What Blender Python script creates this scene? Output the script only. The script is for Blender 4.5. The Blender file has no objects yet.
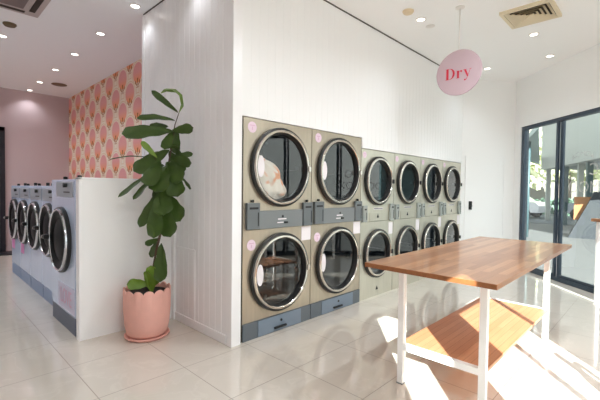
import bpy, bmesh, math, random
from mathutils import Vector, Matrix
random.seed(7)
C = bpy.context.scene.collection
PI = math.pi
MINUS_Y = Matrix(((1, 0, 0, 0), (0, 0, -1, 0), (0, 1, 0, 0), (0, 0, 0, 1)))   # lathe axis z -> -y


# ------------------------------------------------------------------ materials
def lin(c):
    return tuple(((v / 255) / 12.92 if v / 255 <= .04045 else ((v / 255 + .055) / 1.055) ** 2.4) for v in c) + (1,)


def mat(name, rgb, rough=.5, metal=0., spec=.5, noise=0., nscale=8., bump=0., bscale=40., emit=0., coat=0., stretch=None):
    m = bpy.data.materials.new(name); m.use_nodes = True
    nt = m.node_tree; b = nt.nodes['Principled BSDF']
    c = lin(rgb)
    b.inputs['Base Color'].default_value = c
    b.inputs['Roughness'].default_value = rough
    b.inputs['Metallic'].default_value = metal
    b.inputs['Specular IOR Level'].default_value = spec
    b.inputs['Coat Weight'].default_value = coat
    if emit:
        b.inputs['Emission Color'].default_value = c; b.inputs['Emission Strength'].default_value = emit
    tc = nt.nodes.new('ShaderNodeTexCoord'); mp = nt.nodes.new('ShaderNodeMapping')
    nt.links.new(tc.outputs['Object'], mp.inputs['Vector'])
    if stretch: mp.inputs['Scale'].default_value = stretch
    if noise:
        n = nt.nodes.new('ShaderNodeTexNoise'); n.inputs['Scale'].default_value = nscale; n.inputs['Detail'].default_value = 4
        nt.links.new(mp.outputs[0], n.inputs['Vector'])
        mx = nt.nodes.new('ShaderNodeMix'); mx.data_type = 'RGBA'
        mx.inputs['A'].default_value = tuple(v * (1 - noise) for v in c[:3]) + (1,)
        mx.inputs['B'].default_value = tuple(min(1, v * (1 + noise)) for v in c[:3]) + (1,)
        nt.links.new(n.outputs['Fac'], mx.inputs['Factor']); nt.links.new(mx.outputs['Result'], b.inputs['Base Color'])
    if bump:
        n = nt.nodes.new('ShaderNodeTexNoise'); n.inputs['Scale'].default_value = bscale; n.inputs['Detail'].default_value = 3
        nt.links.new(mp.outputs[0], n.inputs['Vector'])
        bp = nt.nodes.new('ShaderNodeBump'); bp.inputs['Strength'].default_value = bump; bp.inputs['Distance'].default_value = .01
        nt.links.new(n.outputs['Fac'], bp.inputs['Height']); nt.links.new(bp.outputs[0], b.inputs['Normal'])
    return m


def glass_mat(name, tint=(235, 245, 243), refl=1.0, rough=0.0):
    m = bpy.data.materials.new(name); m.use_nodes = True
    nt = m.node_tree; nt.nodes.clear()
    o = nt.nodes.new('ShaderNodeOutputMaterial'); mx = nt.nodes.new('ShaderNodeMixShader')
    t = nt.nodes.new('ShaderNodeBsdfTransparent'); g = nt.nodes.new('ShaderNodeBsdfGlossy'); f = nt.nodes.new('ShaderNodeLayerWeight')
    f.inputs['Blend'].default_value = .5
    pw = nt.nodes.new('ShaderNodeMath'); pw.operation = 'POWER'; pw.inputs[1].default_value = 5; nt.links.new(f.outputs['Facing'], pw.inputs[0])
    sc_ = nt.nodes.new('ShaderNodeMath'); sc_.operation = 'MULTIPLY_ADD'; sc_.inputs[1].default_value = .96; sc_.inputs[2].default_value = .04
    nt.links.new(pw.outputs[0], sc_.inputs[0])
    t.inputs['Color'].default_value = lin(tint); g.inputs['Roughness'].default_value = rough
    g.inputs['Color'].default_value = (1, 1, 1, 1)
    mu = nt.nodes.new('ShaderNodeMath'); mu.operation = 'MULTIPLY'; mu.inputs[1].default_value = refl; mu.use_clamp = True
    nt.links.new(sc_.outputs[0], mu.inputs[0]); nt.links.new(mu.outputs[0], mx.inputs[0])
    nt.links.new(t.outputs[0], mx.inputs[1]); nt.links.new(g.outputs[0], mx.inputs[2]); nt.links.new(mx.outputs[0], o.inputs[0])
    return m


class NG:
    """tiny expression helper for node maths"""
    def __init__(s, m): s.nt = m.node_tree
    def op(s, o, a, b=None, c=None, clamp=False):
        n = s.nt.nodes.new('ShaderNodeMath'); n.operation = o; n.use_clamp = clamp
        for k, v in enumerate((a, b, c)):
            if v is None: continue
            if isinstance(v, (int, float)): n.inputs[k].default_value = v
            else: s.nt.links.new(v, n.inputs[k])
        return n.outputs[0]
    def mix(s, f, a, b):
        n = s.nt.nodes.new('ShaderNodeMix'); n.data_type = 'RGBA'
        for k, v in (('Factor', f), ('A', a), ('B', b)):
            if isinstance(v, (int, float, tuple)): n.inputs[k].default_value = v
            else: s.nt.links.new(v, n.inputs[k])
        return n.outputs['Result']
    def step(s, x, lo, hi):
        n = s.nt.nodes.new('ShaderNodeMapRange'); n.interpolation_type = 'SMOOTHSTEP'
        n.inputs['From Min'].default_value = lo; n.inputs['From Max'].default_value = hi
        s.nt.links.new(x, n.inputs['Value']); return n.outputs[0]


def floor_mat():
    m = bpy.data.materials.new('polished_tile'); m.use_nodes = True; g = NG(m); nt = m.node_tree
    b = nt.nodes['Principled BSDF']
    geo = nt.nodes.new('ShaderNodeNewGeometry'); sp = nt.nodes.new('ShaderNodeSeparateXYZ')
    nt.links.new(geo.outputs['Position'], sp.inputs[0])
    def edge(out, off):
        f = g.op('FRACT', g.op('DIVIDE', g.op('SUBTRACT', out, off), .635))
        return g.op('MINIMUM', f, g.op('SUBTRACT', 1., f))
    e = g.op('MINIMUM', edge(sp.outputs['X'], .87 - 6.35), edge(sp.outputs['Y'], 2.72 - 6.35))
    line = g.step(e, .003, .006)
    n = nt.nodes.new('ShaderNodeTexNoise'); n.inputs['Scale'].default_value = 2.2; n.inputs['Detail'].default_value = 7; n.inputs['Distortion'].default_value = 1.2
    nt.links.new(geo.outputs['Position'], n.inputs['Vector'])
    col = g.mix(n.outputs['Fac'], lin((208, 199, 186)), lin((222, 213, 202)))
    vein = g.op('SUBTRACT', 1., g.step(g.op('ABSOLUTE', g.op('SUBTRACT', n.outputs['Fac'], .5)), .0, .025))
    col = g.mix(g.op('MULTIPLY', vein, .25), col, lin((230, 222, 211)))
    col = g.mix(line, lin((146, 132, 118)), col)
    nt.links.new(col, b.inputs['Base Color'])
    b.inputs['Specular IOR Level'].default_value = .8; b.inputs['Coat Weight'].default_value = .25; b.inputs['Coat Roughness'].default_value = .02
    nt.links.new(g.op('ADD', g.op('MULTIPLY', g.op('SUBTRACT', 1., line), .4), .05), b.inputs['Roughness'])
    return m


def wallpaper_mat():
    m = bpy.data.materials.new('shell_wallpaper'); m.use_nodes = True; g = NG(m); nt = m.node_tree
    b = nt.nodes['Principled BSDF']; b.inputs['Roughness'].default_value = .6
    geo = nt.nodes.new('ShaderNodeNewGeometry'); sp = nt.nodes.new('ShaderNodeSeparateXYZ')
    nt.links.new(geo.outputs['Position'], sp.inputs[0])
    PY, PZ = .645, .58
    def cell(oy, oz):
        """local offsets from the nearest motif centre of one lattice"""
        y = g.op('SUBTRACT', g.op('FRACT', g.op('DIVIDE', g.op('SUBTRACT', sp.outputs['Y'], oy - PY * 10.5), PY)), .5)
        z = g.op('SUBTRACT', g.op('FRACT', g.op('DIVIDE', g.op('SUBTRACT', sp.outputs['Z'], oz - PZ * 10.5), PZ)), .5)
        return g.op('MULTIPLY', y, PY), g.op('MULTIPLY', z, PZ)
    def ell(dy, dz, a, c, zo=0.):
        x = g.op('DIVIDE', dy, a); z = g.op('DIVIDE', g.op('SUBTRACT', dz, zo), c)
        return g.op('SQRT', g.op('ADD', g.op('MULTIPLY', x, x), g.op('MULTIPLY', z, z)))
    cells = [cell(6.37, 3.35), cell(6.37 + PY / 2, 3.35 - PZ / 2)]
    r0, r1 = [ell(dy, dz, .19, .172) for dy, dz in cells]
    rr = g.op('MINIMUM', r0, r1)
    col = g.mix(g.step(g.op('ABSOLUTE', g.op('SINE', g.op('MULTIPLY', rr, 11.))), .1, .5), lin((228, 184, 138)), lin((248, 230, 210)))
    for (dy, dz), r in zip(cells, (r0, r1)):
        ang = g.op('ARCTAN2', dy, g.op('ADD', dz, .2))
        ray = g.op('ABSOLUTE', g.op('SINE', g.op('MULTIPLY', ang, 11.)))
        petal = g.mix(g.step(dz, -.17, .06), lin((246, 158, 104)), lin((236, 164, 160)))
        petal = g.mix(g.op('MULTIPLY', g.op('SUBTRACT', 1., g.step(ray, .0, .35)), .3), petal, lin((240, 176, 150)))
        col = g.mix(g.step(r, .92, 1.04), petal, col)
    for dy, dz in cells:   # brown gold three-stroke tuft at the foot of each shell
        foot = g.op('SUBTRACT', 1., g.step(ell(dy, dz, .11, .085, -.17), .85, 1.05))
        st = g.step(g.op('COSINE', g.op('MULTIPLY', g.op('ARCTAN2', dy, g.op('ADD', dz, .25)), 9.)), -.1, .3)
        col = g.mix(g.op('MULTIPLY', foot, st), col, lin((176, 100, 26)))
    nt.links.new(col, b.inputs['Base Color'])
    return m


def wood_mat(name, c1, c2, c3, along='X', w=.045, ln=.7, rough=.3, gap=.0006, coat=0.):
    m = bpy.data.materials.new(name); m.use_nodes = True; g = NG(m); nt = m.node_tree; b = nt.nodes['Principled BSDF']
    tc = nt.nodes.new('ShaderNodeTexCoord'); br = nt.nodes.new('ShaderNodeTexBrick')
    br.inputs['Scale'].default_value = 1; br.inputs['Brick Width'].default_value = ln; br.inputs['Row Height'].default_value = w
    br.inputs['Mortar Size'].default_value = gap; b.inputs['Coat Weight'].default_value = coat; b.inputs['Coat Roughness'].default_value = .12; br.inputs['Mortar Smooth'].default_value = .4; br.inputs['Bias'].default_value = .0
    br.offset = .37; br.inputs['Color1'].default_value = lin(c1); br.inputs['Color2'].default_value = lin(c2); br.inputs['Mortar'].default_value = lin(c3)
    mp = nt.nodes.new('ShaderNodeMapping')
    if along == 'Y': mp.inputs['Rotation'].default_value = (0, 0, PI / 2)
    nt.links.new(tc.outputs['Object'], mp.inputs[0]); nt.links.new(mp.outputs[0], br.inputs[0])
    mp2 = nt.nodes.new('ShaderNodeMapping'); mp2.inputs['Scale'].default_value = (3, 55, 55)
    nt.links.new(mp.outputs[0], mp2.inputs[0])
    n = nt.nodes.new('ShaderNodeTexNoise'); n.inputs['Scale'].default_value = 1.4; n.inputs['Detail'].default_value = 5; nt.links.new(mp2.outputs[0], n.inputs[0])
    grain = g.step(n.outputs['Fac'], .35, .75)
    col = g.mix(g.op('MULTIPLY', grain, .2), br.outputs['Color'], lin(c3))
    nt.links.new(col, b.inputs['Base Color']); b.inputs['Roughness'].default_value = rough
    return m


M = {}
M['white'] = mat('white_paint', (245, 245, 244), .5, bump=.02, bscale=90)
M['panel'] = mat('white_gloss_panel', (245, 244, 244), .28)
M['ceil'] = mat('ceiling_paint', (249, 248, 247), .7)
M['pinkwall'] = mat('dusty_pink_paint', (202, 182, 184), .6)
M['floor'] = floor_mat()
M['paper'] = wallpaper_mat()
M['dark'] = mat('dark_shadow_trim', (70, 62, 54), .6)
M['steel'] = mat('brushed_steel_warm', (190, 179, 160), .36, .75, noise=.16, nscale=4, stretch=(6, 6, .6))
M['steel2'] = mat('brushed_steel_light', (212, 208, 192), .34, .7, noise=.1, nscale=4, stretch=(6, 6, .6))
M['steelw'] = mat('cool_steel', (206, 220, 244), .25, .4, noise=.06, nscale=3, stretch=(6, 6, .6))
M['chrome'] = mat('chrome', (215, 210, 200), .16, 1.)
M['black'] = mat('black_rubber', (22, 22, 23), .4)
M['drum'] = mat('dark_drum_steel', (52, 54, 55), .4, .5)
M['dchrome'] = mat('dark_chrome', (205, 206, 212), .12, 1.)
M['grey'] = mat('grey_control_plastic', (122, 127, 128), .45)
M['pod'] = mat('dark_grey_pod', (104, 110, 112), .4)
M['kick'] = mat('slate_kick_panel', (98, 106, 112), .4)
M['kick2'] = mat('blue_grey_drawer', (122, 136, 150), .4)
M['wkick'] = mat('navy_kick', (62, 74, 96), .35)
M['wkick2'] = mat('steel_blue_kick', (120, 140, 172), .35)
M['paperw'] = mat('white_notice_paper', (236, 230, 232), .6)
M['pinkst'] = mat('pale_pink_sticker', (232, 208, 222), .6)
M['magenta'] = mat('magenta_ink', (196, 120, 168), .6)
M['redtx'] = mat('red_ink', (206, 44, 66), .5)
M['pinksign'] = mat('pink_sign_acrylic', (194, 170, 176), .5)
M['pinktext'] = mat('rose_ink', (214, 172, 196), .5)
M['wmetal'] = mat('white_powder_coat', (240, 238, 236), .35)
M['top'] = wood_mat('butcher_block', (196, 140, 96), (152, 96, 58), (110, 66, 38), 'X', .05, .62, .3, .0005, .5)
M['shelf'] = wood_mat('orange_timber_boards', (212, 152, 112), (200, 138, 98), (160, 98, 62), 'X', .05, 3., .4, .0014)
M['glass'] = glass_mat('window_glass', (244, 249, 248), 1.0)
M['dglass'] = glass_mat('dryer_door_glass', (232, 236, 235), 2.)
M['frame'] = mat('navy_grey_aluminium', (58, 72, 86), .4, .2)
M['pot'] = mat('pink_terracotta', (230, 174, 160), .75, noise=.08, nscale=14, bump=.12, bscale=60)
M['soil'] = mat('dark_soil', (36, 24, 18), .95, noise=.4, nscale=60, bump=.6, bscale=80)
M['stem'] = mat('brown_stem', (78, 58, 44), .8, noise=.2, nscale=30)
M['leaf'] = mat('dark_green_leaf', (58, 82, 24), .48, noise=.35, nscale=9, bump=.25, bscale=25)
M['young'] = mat('lime_green_leaf', (104, 134, 38), .4, noise=.2, nscale=9, bump=.2, bscale=25)
M['cloth'] = mat('peach_printed_cloth', (250, 226, 208), .9, noise=.15, nscale=7, bump=.5, bscale=14)
def _print(m):
    nt = m.node_tree; b = nt.nodes['Principled BSDF']; g = NG(m)
    tc = nt.nodes.new('ShaderNodeTexCoord'); n = nt.nodes.new('ShaderNodeTexNoise'); n.inputs['Scale'].default_value = 8; n.inputs['Detail'].default_value = 1
    nt.links.new(tc.outputs['Object'], n.inputs[0])
    nt.links.new(g.mix(g.step(n.outputs['Fac'], .5, .62), lin((255, 238, 224)), lin((250, 170, 124))), b.inputs['Base Color'])
_print(M['cloth'])
M['lamp'] = mat('lamp_lens', (255, 246, 235), .4, emit=5.)
M['lampring'] = mat('white_lamp_ring', (235, 230, 225), .5)
M['beige'] = mat('beige_plastic', (226, 206, 172), .6)
M['brown'] = mat('brown_plastic', (112, 92, 66), .6)
M['ventdark'] = mat('dark_duct', (58, 48, 38), .8)
M['cream'] = mat('cream_vent_metal', (224, 210, 180), .5)
M['acgrey'] = mat('grey_cassette_plastic', (186, 172, 166), .5)
M['letter'] = glass_mat('frosted_window_lettering', (250, 250, 250), 0.)
def _frost(m):
    nt = m.node_tree; o = [n for n in nt.nodes if n.type == 'OUTPUT_MATERIAL'][0]
    d = nt.nodes.new('ShaderNodeBsdfDiffuse'); d.inputs['Color'].default_value = lin((214, 214, 208))
    t = nt.nodes.new('ShaderNodeBsdfTransparent'); x = nt.nodes.new('ShaderNodeMixShader'); x.inputs[0].default_value = .3
    nt.links.new(t.outputs[0], x.inputs[1]); nt.links.new(d.outputs[0], x.inputs[2]); nt.links.new(x.outputs[0], o.inputs[0])
_frost(M['letter'])
M['doordark'] = mat('charcoal_door', (34, 32, 40), .4)
M['paving'] = mat('pale_paving', (96, 96, 95), .8, noise=.05, nscale=.8)
M['asphalt'] = mat('road_asphalt', (92, 98, 102), .9, noise=.1, nscale=2)
M['fascia'] = mat('pale_grey_cladding', (166, 169, 163), .6)
M['teal'] = mat('dark_teal_metal', (60, 84, 88), .5)
M['soffit'] = mat('green_grey_soffit', (150, 168, 166), .6)
M['shopglass'] = mat('shopfront_glass', (96, 122, 126), .08, .3)
M['foliage'] = mat('pale_tree_foliage', (212, 214, 176), .8, noise=.3, nscale=2)
M['hedge'] = mat('hedge_foliage', (92, 120, 100), .8, noise=.4, nscale=6)
M['bark'] = mat('tree_bark', (120, 108, 96), .9)
M['carw'] = mat('white_car_paint', (226, 226, 230), .25, coat=.5)
M['carg'] = mat('silver_car_paint', (170, 176, 186), .25, coat=.5)
M['tyre'] = mat('tyre_rubber', (30, 30, 32), .8)
M['carglass'] = mat('car_window_glass', (40, 52, 60), .1)
M['sling'] = mat('charcoal_sling_fabric', (46, 50, 54), .8)
M['timber'] = mat('honey_timber', (156, 104, 60), .6, noise=.15, nscale=6)
M['farwall'] = mat('far_building_wall', (128, 124, 114), .8)


# ------------------------------------------------------------------ mesh helpers
def bx(bm, x0, x1, y0, y1, z0, z1, bev=0., mi=0):
    v = [bm.verts.new((x, y, z)) for z in (z0, z1) for x, y in ((x0, y0), (x1, y0), (x1, y1), (x0, y1))]
    fs = [bm.faces.new([v[i] for i in f]) for f in ((3, 2, 1, 0), (4, 5, 6, 7), (0, 1, 5, 4), (1, 2, 6, 5), (2, 3, 7, 6), (3, 0, 4, 7))]
    for f in fs: f.material_index = mi
    if bev:
        es = list({e for f in fs for e in f.edges})
        bmesh.ops.bevel(bm, geom=es, offset=bev, segments=2, affect='EDGES', profile=.5)
    return fs


def prism(bm, pts, z0, z1, mi=0):
    a = [bm.verts.new((x, y, z0)) for x, y in pts]; b = [bm.verts.new((x, y, z1)) for x, y in pts]
    n = len(pts); fs = [bm.faces.new(a[::-1]), bm.faces.new(b)]
    for i in range(n): fs.append(bm.faces.new((a[i], a[(i + 1) % n], b[(i + 1) % n], b[i])))
    for f in fs: f.material_index = mi
    bmesh.ops.recalc_face_normals(bm, faces=fs)
    return fs


def lathe(bm, prof, mtx=None, seg=40, rad=None, mi=0):
    """prof: (r, h) list; r==0 makes a pole; rad(theta, k) may scale (dr, dh)"""
    rows = []
    for k, (r, h) in enumerate(prof):
        if r == 0:
            p = Vector((0, 0, h)); rows.append([bm.verts.new(mtx @ p if mtx else p)]); continue
        row = []
        for i in range(seg):
            t = 2 * PI * i / seg; rr, hh = r, h
            if rad: dr, dh = rad(t, k); rr += dr; hh += dh
            p = Vector((rr * math.cos(t), rr * math.sin(t), hh)); row.append(bm.verts.new(mtx @ p if mtx else p))
        rows.append(row)
    fs = []
    for a, b in zip(rows, rows[1:]):
        for i in range(seg):
            j = (i + 1) % seg
            if len(a) == 1 and len(b) == 1: continue
            if len(a) == 1: fs.append(bm.faces.new((a[0], b[i], b[j])))
            elif len(b) == 1: fs.append(bm.faces.new((a[i], b[0], a[j])))
            else: fs.append(bm.faces.new((a[i], b[i], b[j], a[j])))
    for f in fs: f.smooth = True; f.material_index = mi
    return fs


def disc(bm, c, r, y0, y1, seg=28):
    """short cylinder facing -y at local (x, z)"""
    lathe(bm, [(0, -y0), (r, -y0), (r, -y1 - .0), (0, -y1)], Matrix.Translation((c[0], 0, c[1])) @ MINUS_Y, seg)


def tube(bm, pts, r, seg=8):
    pts = [Vector(p) for p in pts]; rows = []
    for i, p in enumerate(pts):
        d = (pts[min(i + 1, len(pts) - 1)] - pts[max(i - 1, 0)]).normalized()
        a = d.orthogonal().normalized() if i == 0 else (rows_a - d * rows_a.dot(d)).normalized()
        rows_a = a; b = d.cross(a); rr = r[i] if isinstance(r, (list, tuple)) else r
        rows.append([bm.verts.new(p + (a * math.cos(2 * PI * k / seg) + b * math.sin(2 * PI * k / seg)) * rr) for k in range(seg)])
    for a, b in zip(rows, rows[1:]):
        for k in range(seg):
            f = bm.faces.new((a[k], a[(k + 1) % seg], b[(k + 1) % seg], b[k])); f.smooth = True
    bm.faces.new(rows[0][::-1]); bm.faces.new(rows[-1])


def holed(bm, x0, x1, z0, z1, cx, cz, r, y, n=48):
    angs = sorted([2 * PI * i / n for i in range(n)] + [math.atan2(z - cz, x - cx) % (2 * PI) for x in (x0, x1) for z in (z0, z1)])
    A = []; B = []
    for t in angs:
        c, s = math.cos(t), math.sin(t); k = 1e9
        if c > 1e-9: k = min(k, (x1 - cx) / c)
        if c < -1e-9: k = min(k, (x0 - cx) / c)
        if s > 1e-9: k = min(k, (z1 - cz) / s)
        if s < -1e-9: k = min(k, (z0 - cz) / s)
        A.append(bm.verts.new((cx + r * c, y, cz + r * s))); B.append(bm.verts.new((cx + k * c, y, cz + k * s)))
    for i in range(len(angs)):
        j = (i + 1) % len(angs); bm.faces.new((A[i], B[i], B[j], A[j]))


def obj(name, bm, m, parent=None, loc=None, rotz=0.):
    me = bpy.data.meshes.new(name); bm.normal_update()
    for e in bm.edges:
        if len(e.link_faces) == 2 and e.calc_face_angle(0) > .6: e.smooth = False
    bm.to_mesh(me); bm.free()
    for q in (m if isinstance(m, (list, tuple)) else [m]): me.materials.append(q)
    o = bpy.data.objects.new(name, me); C.objects.link(o)
    if parent: o.parent = parent
    if loc: o.location = loc
    o.rotation_euler[2] = rotz
    return o


def B(): return bmesh.new()


def box(name, dims, m, parent=None, bev=0., **k):
    bm = B(); bx(bm, *dims, bev=bev); return obj(name, bm, m, parent, **k)


def tag(o, label, cat, group=None):
    o['label'] = label; o['category'] = cat
    if group: o['group'] = group
    return o


def thing(name, label, cat, loc=(0, 0, 0), rotz=0., group=None):
    o = bpy.data.objects.new(name, None); C.objects.link(o); o.location = loc; o.rotation_euler = (0, 0, rotz)
    o.empty_display_size = .1
    return tag(o, label, cat, group)


def struct(o): o['kind'] = 'structure'; return o


def copy_tree(o, parent=None):
    c = o.copy(); C.objects.link(c)
    if parent: c.parent = parent
    for ch in list(o.children): copy_tree(ch, c)
    return c


def text_bm(s, size, depth=.002, mirror=False):
    """flat built-in lettering as mesh in local x (right) z (up), facing -y"""
    cu = bpy.data.curves.new('lettering', 'FONT'); cu.body = s; cu.size = size; cu.extrude = depth; cu.align_x = 'CENTER'
    o = bpy.data.objects.new('lettering', cu); C.objects.link(o)
    dg = bpy.context.evaluated_depsgraph_get(); me = bpy.data.meshes.new_from_object(o.evaluated_get(dg))
    bm = B(); bm.from_mesh(me)
    bpy.data.objects.remove(o); bpy.data.curves.remove(cu); bpy.data.meshes.remove(me)
    for v in bm.verts:
        x, y, z = v.co; v.co = (-x if mirror else x, -z, y)
    bmesh.ops.recalc_face_normals(bm, faces=bm.faces)
    return bm


# ------------------------------------------------------------------ setting
D, XG, ZC = 2.7945, 2.0, 3.545
YF = -1.66
RX, RY = 8.081, 2.1006                      # inner corner of back wall and glazed wall
KX, KY = 7.255, D                           # inner corner of dryer wall and back wall
W5X = 4.53                                  # glazed wall meets front wall

bm = B(); prism(bm, [(-1.6, YF), (W5X, YF), (RX, RY), (KX, KY), (KX, 4.2), (2.75, 4.2), (2.75, 10.3), (-1.6, 10.3)], -.1, 0)
struct(obj('floor', bm, M['floor']))
bm = B(); prism(bm, [(-1.8, YF - .2), (W5X + .1, YF - .2), (RX + .28, RY - .08), (RX + .3, 4.4), (2.85, 4.4), (2.85, 10.5), (-1.8, 10.5)], ZC, ZC + .2)
struct(obj('ceiling', bm, M['ceil']))


def grooved(bm, p0, p1, z0, z1, pitch=.1, gw=.006, gd=.005, thick=.09):
    """vertical V jointed board wall from p0 to p1 (2D); left of travel is the visible face"""
    p0 = Vector(p0); p1 = Vector(p1); d = (p1 - p0); L = d.length; d.normalize(); n = Vector((-d.y, d.x))
    prof = [(0., 0.)]; k = 1
    while k * pitch < L - gw:
        s = k * pitch; prof += [(s - gw, 0), (s, -gd), (s + gw, 0)]; k += 1
    prof += [(L, 0.), (L, -thick), (0., -thick)]
    prism(bm, [tuple(p0 + d * a + n * b) for a, b in prof], z0, z1)


# grooved wall (faces -X), runs away from the dryer wall corner
bm = B(); grooved(bm, (XG, D + .045), (XG, 4.634), .0, ZC - .012)
struct(obj('wall_left', bm, M['panel']))
struct(box('baseboard_left', (XG - .012, XG + .002, D + .06, 3.85, 0, .085), M['panel'], bev=.003))
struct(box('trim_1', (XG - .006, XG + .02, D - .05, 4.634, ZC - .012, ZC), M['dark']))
struct(box('trim_2', (XG - .012, XG + .092, D - .03, D + .045, 0, ZC), M['panel'], bev=.004))            # corner post
struct(box('trim_3', (XG - .012, XG + .03, 4.6, 4.66, 0, ZC - .02), M['panel'], bev=.003))
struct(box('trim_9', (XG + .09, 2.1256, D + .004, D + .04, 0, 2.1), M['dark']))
# access hatch seam in the grooved wall
bm = B()
bx(bm, XG - .007, XG + .004, 3.405, 3.425, .085, .80); bx(bm, XG - .007, XG + .004, 3.405, 3.84, .785, .805)
struct(obj('trim_4', bm, M['panel']))
struct(box('trim_5', (XG - .03, XG + .0, 3.80, 3.856, 0, 1.53), M['panel'], bev=.003))
# dryer wall: header boards above the recessed machines
XB2, XS2 = 3.9968, 7.255
bm = B()
grooved(bm, (XB2, D - .012), (XG + .118, D - .012), 2.103, ZC - .012)
grooved(bm, (KX, D - .012), (XB2, D - .012), 1.972, ZC - .012)
for v in bm.verts: v.co.y = 2 * (D - .012) - v.co.y if v.co.y < D - .012 - 1e-6 else v.co.y
bm.free(); bm = B()
def header(x0, x1, z0):
    pts = [(x0, D - .012)]; x = math.ceil(x0 / .1 + .2) * .1
    while x < x1 - .01: pts += [(x - .005, D - .012), (x, D - .0105), (x + .005, D - .012)]; x += .1
    pts += [(x1, D - .012), (x1, D + .08), (x0, D + .08)]
    prism(bm, pts, z0, ZC - .012)
header(XG + .091, XB2, 2.1); header(XB2, KX, 1.972)
struct(obj('wall_dryer_side', bm, M['white']))
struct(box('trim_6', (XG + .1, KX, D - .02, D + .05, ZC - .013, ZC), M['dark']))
struct(box('wall_service', (XG + .1, 8.2, 4.1, 4.2, 0, ZC), M['white']))
# far room
struct(box('wall_right_washers', (2.65, 2.75, 4.634, 10.4, 0, ZC), M['paper']))
struct(box('wall_return', (XG + .09, 2.66, 4.56, 4.64, 0, ZC), M['white']))
struct(box('wall_far', (-1.7, 2.75, 10.3, 10.4, 0, ZC), M['pinkwall']))
bm = B()
bx(bm, -1.7, -1.6, YF - .1, 3.2, 0, ZC); bx(bm, -1.7, -1.6, 9.2, 10.4, 0, ZC); bx(bm, -1.7, -1.6, 3.2, 9.2, 2.75, ZC); bx(bm, -1.7, -1.6, 3.2, 9.2, 0, .1)
struct(obj('wall_side', bm, M['pinkwall']))
struct(box('window_6', (-1.66, -1.65, 3.2, 9.2, .1, 2.75), M['glass']))
struct(box('wall_sun_blocker', (-7.2, -7, -3, 14, -.12, 6.1), M['farwall']))  # unseen wall added to keep direct sun out of the side window
# half height partition ending the washer row
struct(box('wall_partition', (1.075, XG, 3.857, 3.93, 0, 1.505), M['white']))
bm = B(); bx(bm, 1.0665, 1.09, 3.85, 3.938, 0, 1.518, bev=.003); bx(bm, 1.0665, XG, 3.85, 3.938, 1.5, 1.52, bev=.003)
struct(obj('trim_7', bm, M['panel']))

# front wall (behind the camera) with shop windows
ops = [(-1.035, -.54, 2.70), (-.055, 1.51, 2.38), (3.385, 3.68, 2.38)]
bm = B(); xs = -1.7
for a, b_, h in ops:
    bx(bm, xs, a, YF - .1, YF, 0, ZC); bx(bm, a, b_, YF - .1, YF, h, ZC); xs = b_
bx(bm, xs, W5X, YF - .1, YF, 0, ZC)
struct(obj('wall_front', bm, M['white']))
struct(box('trim_10', (.83, .87, YF - .07, YF - .03, 0, 2.38), M['frame']))
for k, (a, b_, h) in enumerate(ops):
    struct(box('window_%d' % (k + 1), (a, b_, YF - .055, YF - .045, 0, h), M['glass']))

# angled back wall with its flush white door
thb = math.atan2(RY - KY, RX - KX); LB = math.hypot(RX - KX, RY - KY)
def wallspace(ox, oy, th):
    e = bpy.data.objects.new('frame', None); e.location = (ox, oy, 0); e.rotation_euler[2] = th; return Matrix.Translation((ox, oy, 0)) @ Matrix.Rotation(th, 4, 'Z')
MB = wallspace(KX, KY, thb)
# in this frame +x runs along the wall, the room lies at -y
def placed(o, mt): o.matrix_world = mt; return o
struct(placed(box('wall_back', (.0, LB + .1, 0, .12, 0, ZC), M['white']), MB))
d1 = struct(placed(box('door_1', (.10, .86, -.006, .004, .01, 2.09), M['white'], bev=.002), MB))
bm = B(); bx(bm, .085, .10, -.012, 0, 0, 2.105); bx(bm, .86, .875, -.012, 0, 0, 2.105); bx(bm, .085, .875, -.012, 0, 2.09, 2.105)
obj('door_frame', bm, M['white'], d1)
bm = B(); bx(bm, .165, .225, -.03, -.006, 1.09, 1.25, bev=.006); bx(bm, .175, .215, -.055, -.03, 1.15, 1.175, bev=.004)
obj('door_handle', bm, M['black'], d1)
# glazed wall
thr = math.atan2(YF - RY, W5X - RX); LR = math.hypot(YF - RY, W5X - RX)
MR = wallspace(RX, RY, thr)                 # +x along the wall towards the viewer, room at -y
S0, S9, HD = .18, LR - .25, 2.65
bm = B(); bx(bm, -.12, S0, 0, .12, 0, ZC); bx(bm, S0, S9, 0, .12, HD, ZC); bx(bm, S9, LR + .05, 0, .12, 0, ZC)
struct(placed(obj('wall_right', bm, M['white']), MR))
w = struct(placed(box('window_5', (S0, S9, .02, .1, -.005, .055), M['frame']), MR)); w.name = 'trim_8'
dr = struct(placed(box('door_2', (S0, S9, .015, .1, HD - .06, HD), M['frame']), MR))
bm = B(); bx(bm, S0, S0 + .085, .015, .1, .05, HD - .05); obj('jamb', bm, M['frame'], dr)
bm = B(); bx(bm, S9 - .08, S9, .015, .1, .05, HD - .05); obj('jamb', bm, M['frame'], dr)
pan = [(S0 + .07, 1.10, .035), (1.17, 2.25, .065), (2.33, 3.4, .035), (3.48, S9 - .07, .065)]
for k, (a, b_, y) in enumerate(pan):
    lf = obj('sliding_leaf', (lambda q: (bx(q, a, b_, y, y + .008, .06, HD - .06), q)[1])(B()), M['glass'], dr)
    bm = B(); sw = .045
    if k: bx(bm, a - sw, a + .02, y - .012, y + .02, .05, HD - .05)
    if k < 3: bx(bm, b_ - .035, b_ + .015, y - .012, y + .02, .05, HD - .05)
    bx(bm, a, b_, y - .012, y + .02, .05, .1)
    obj('leaf_frame', bm, M['frame'], lf)
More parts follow.
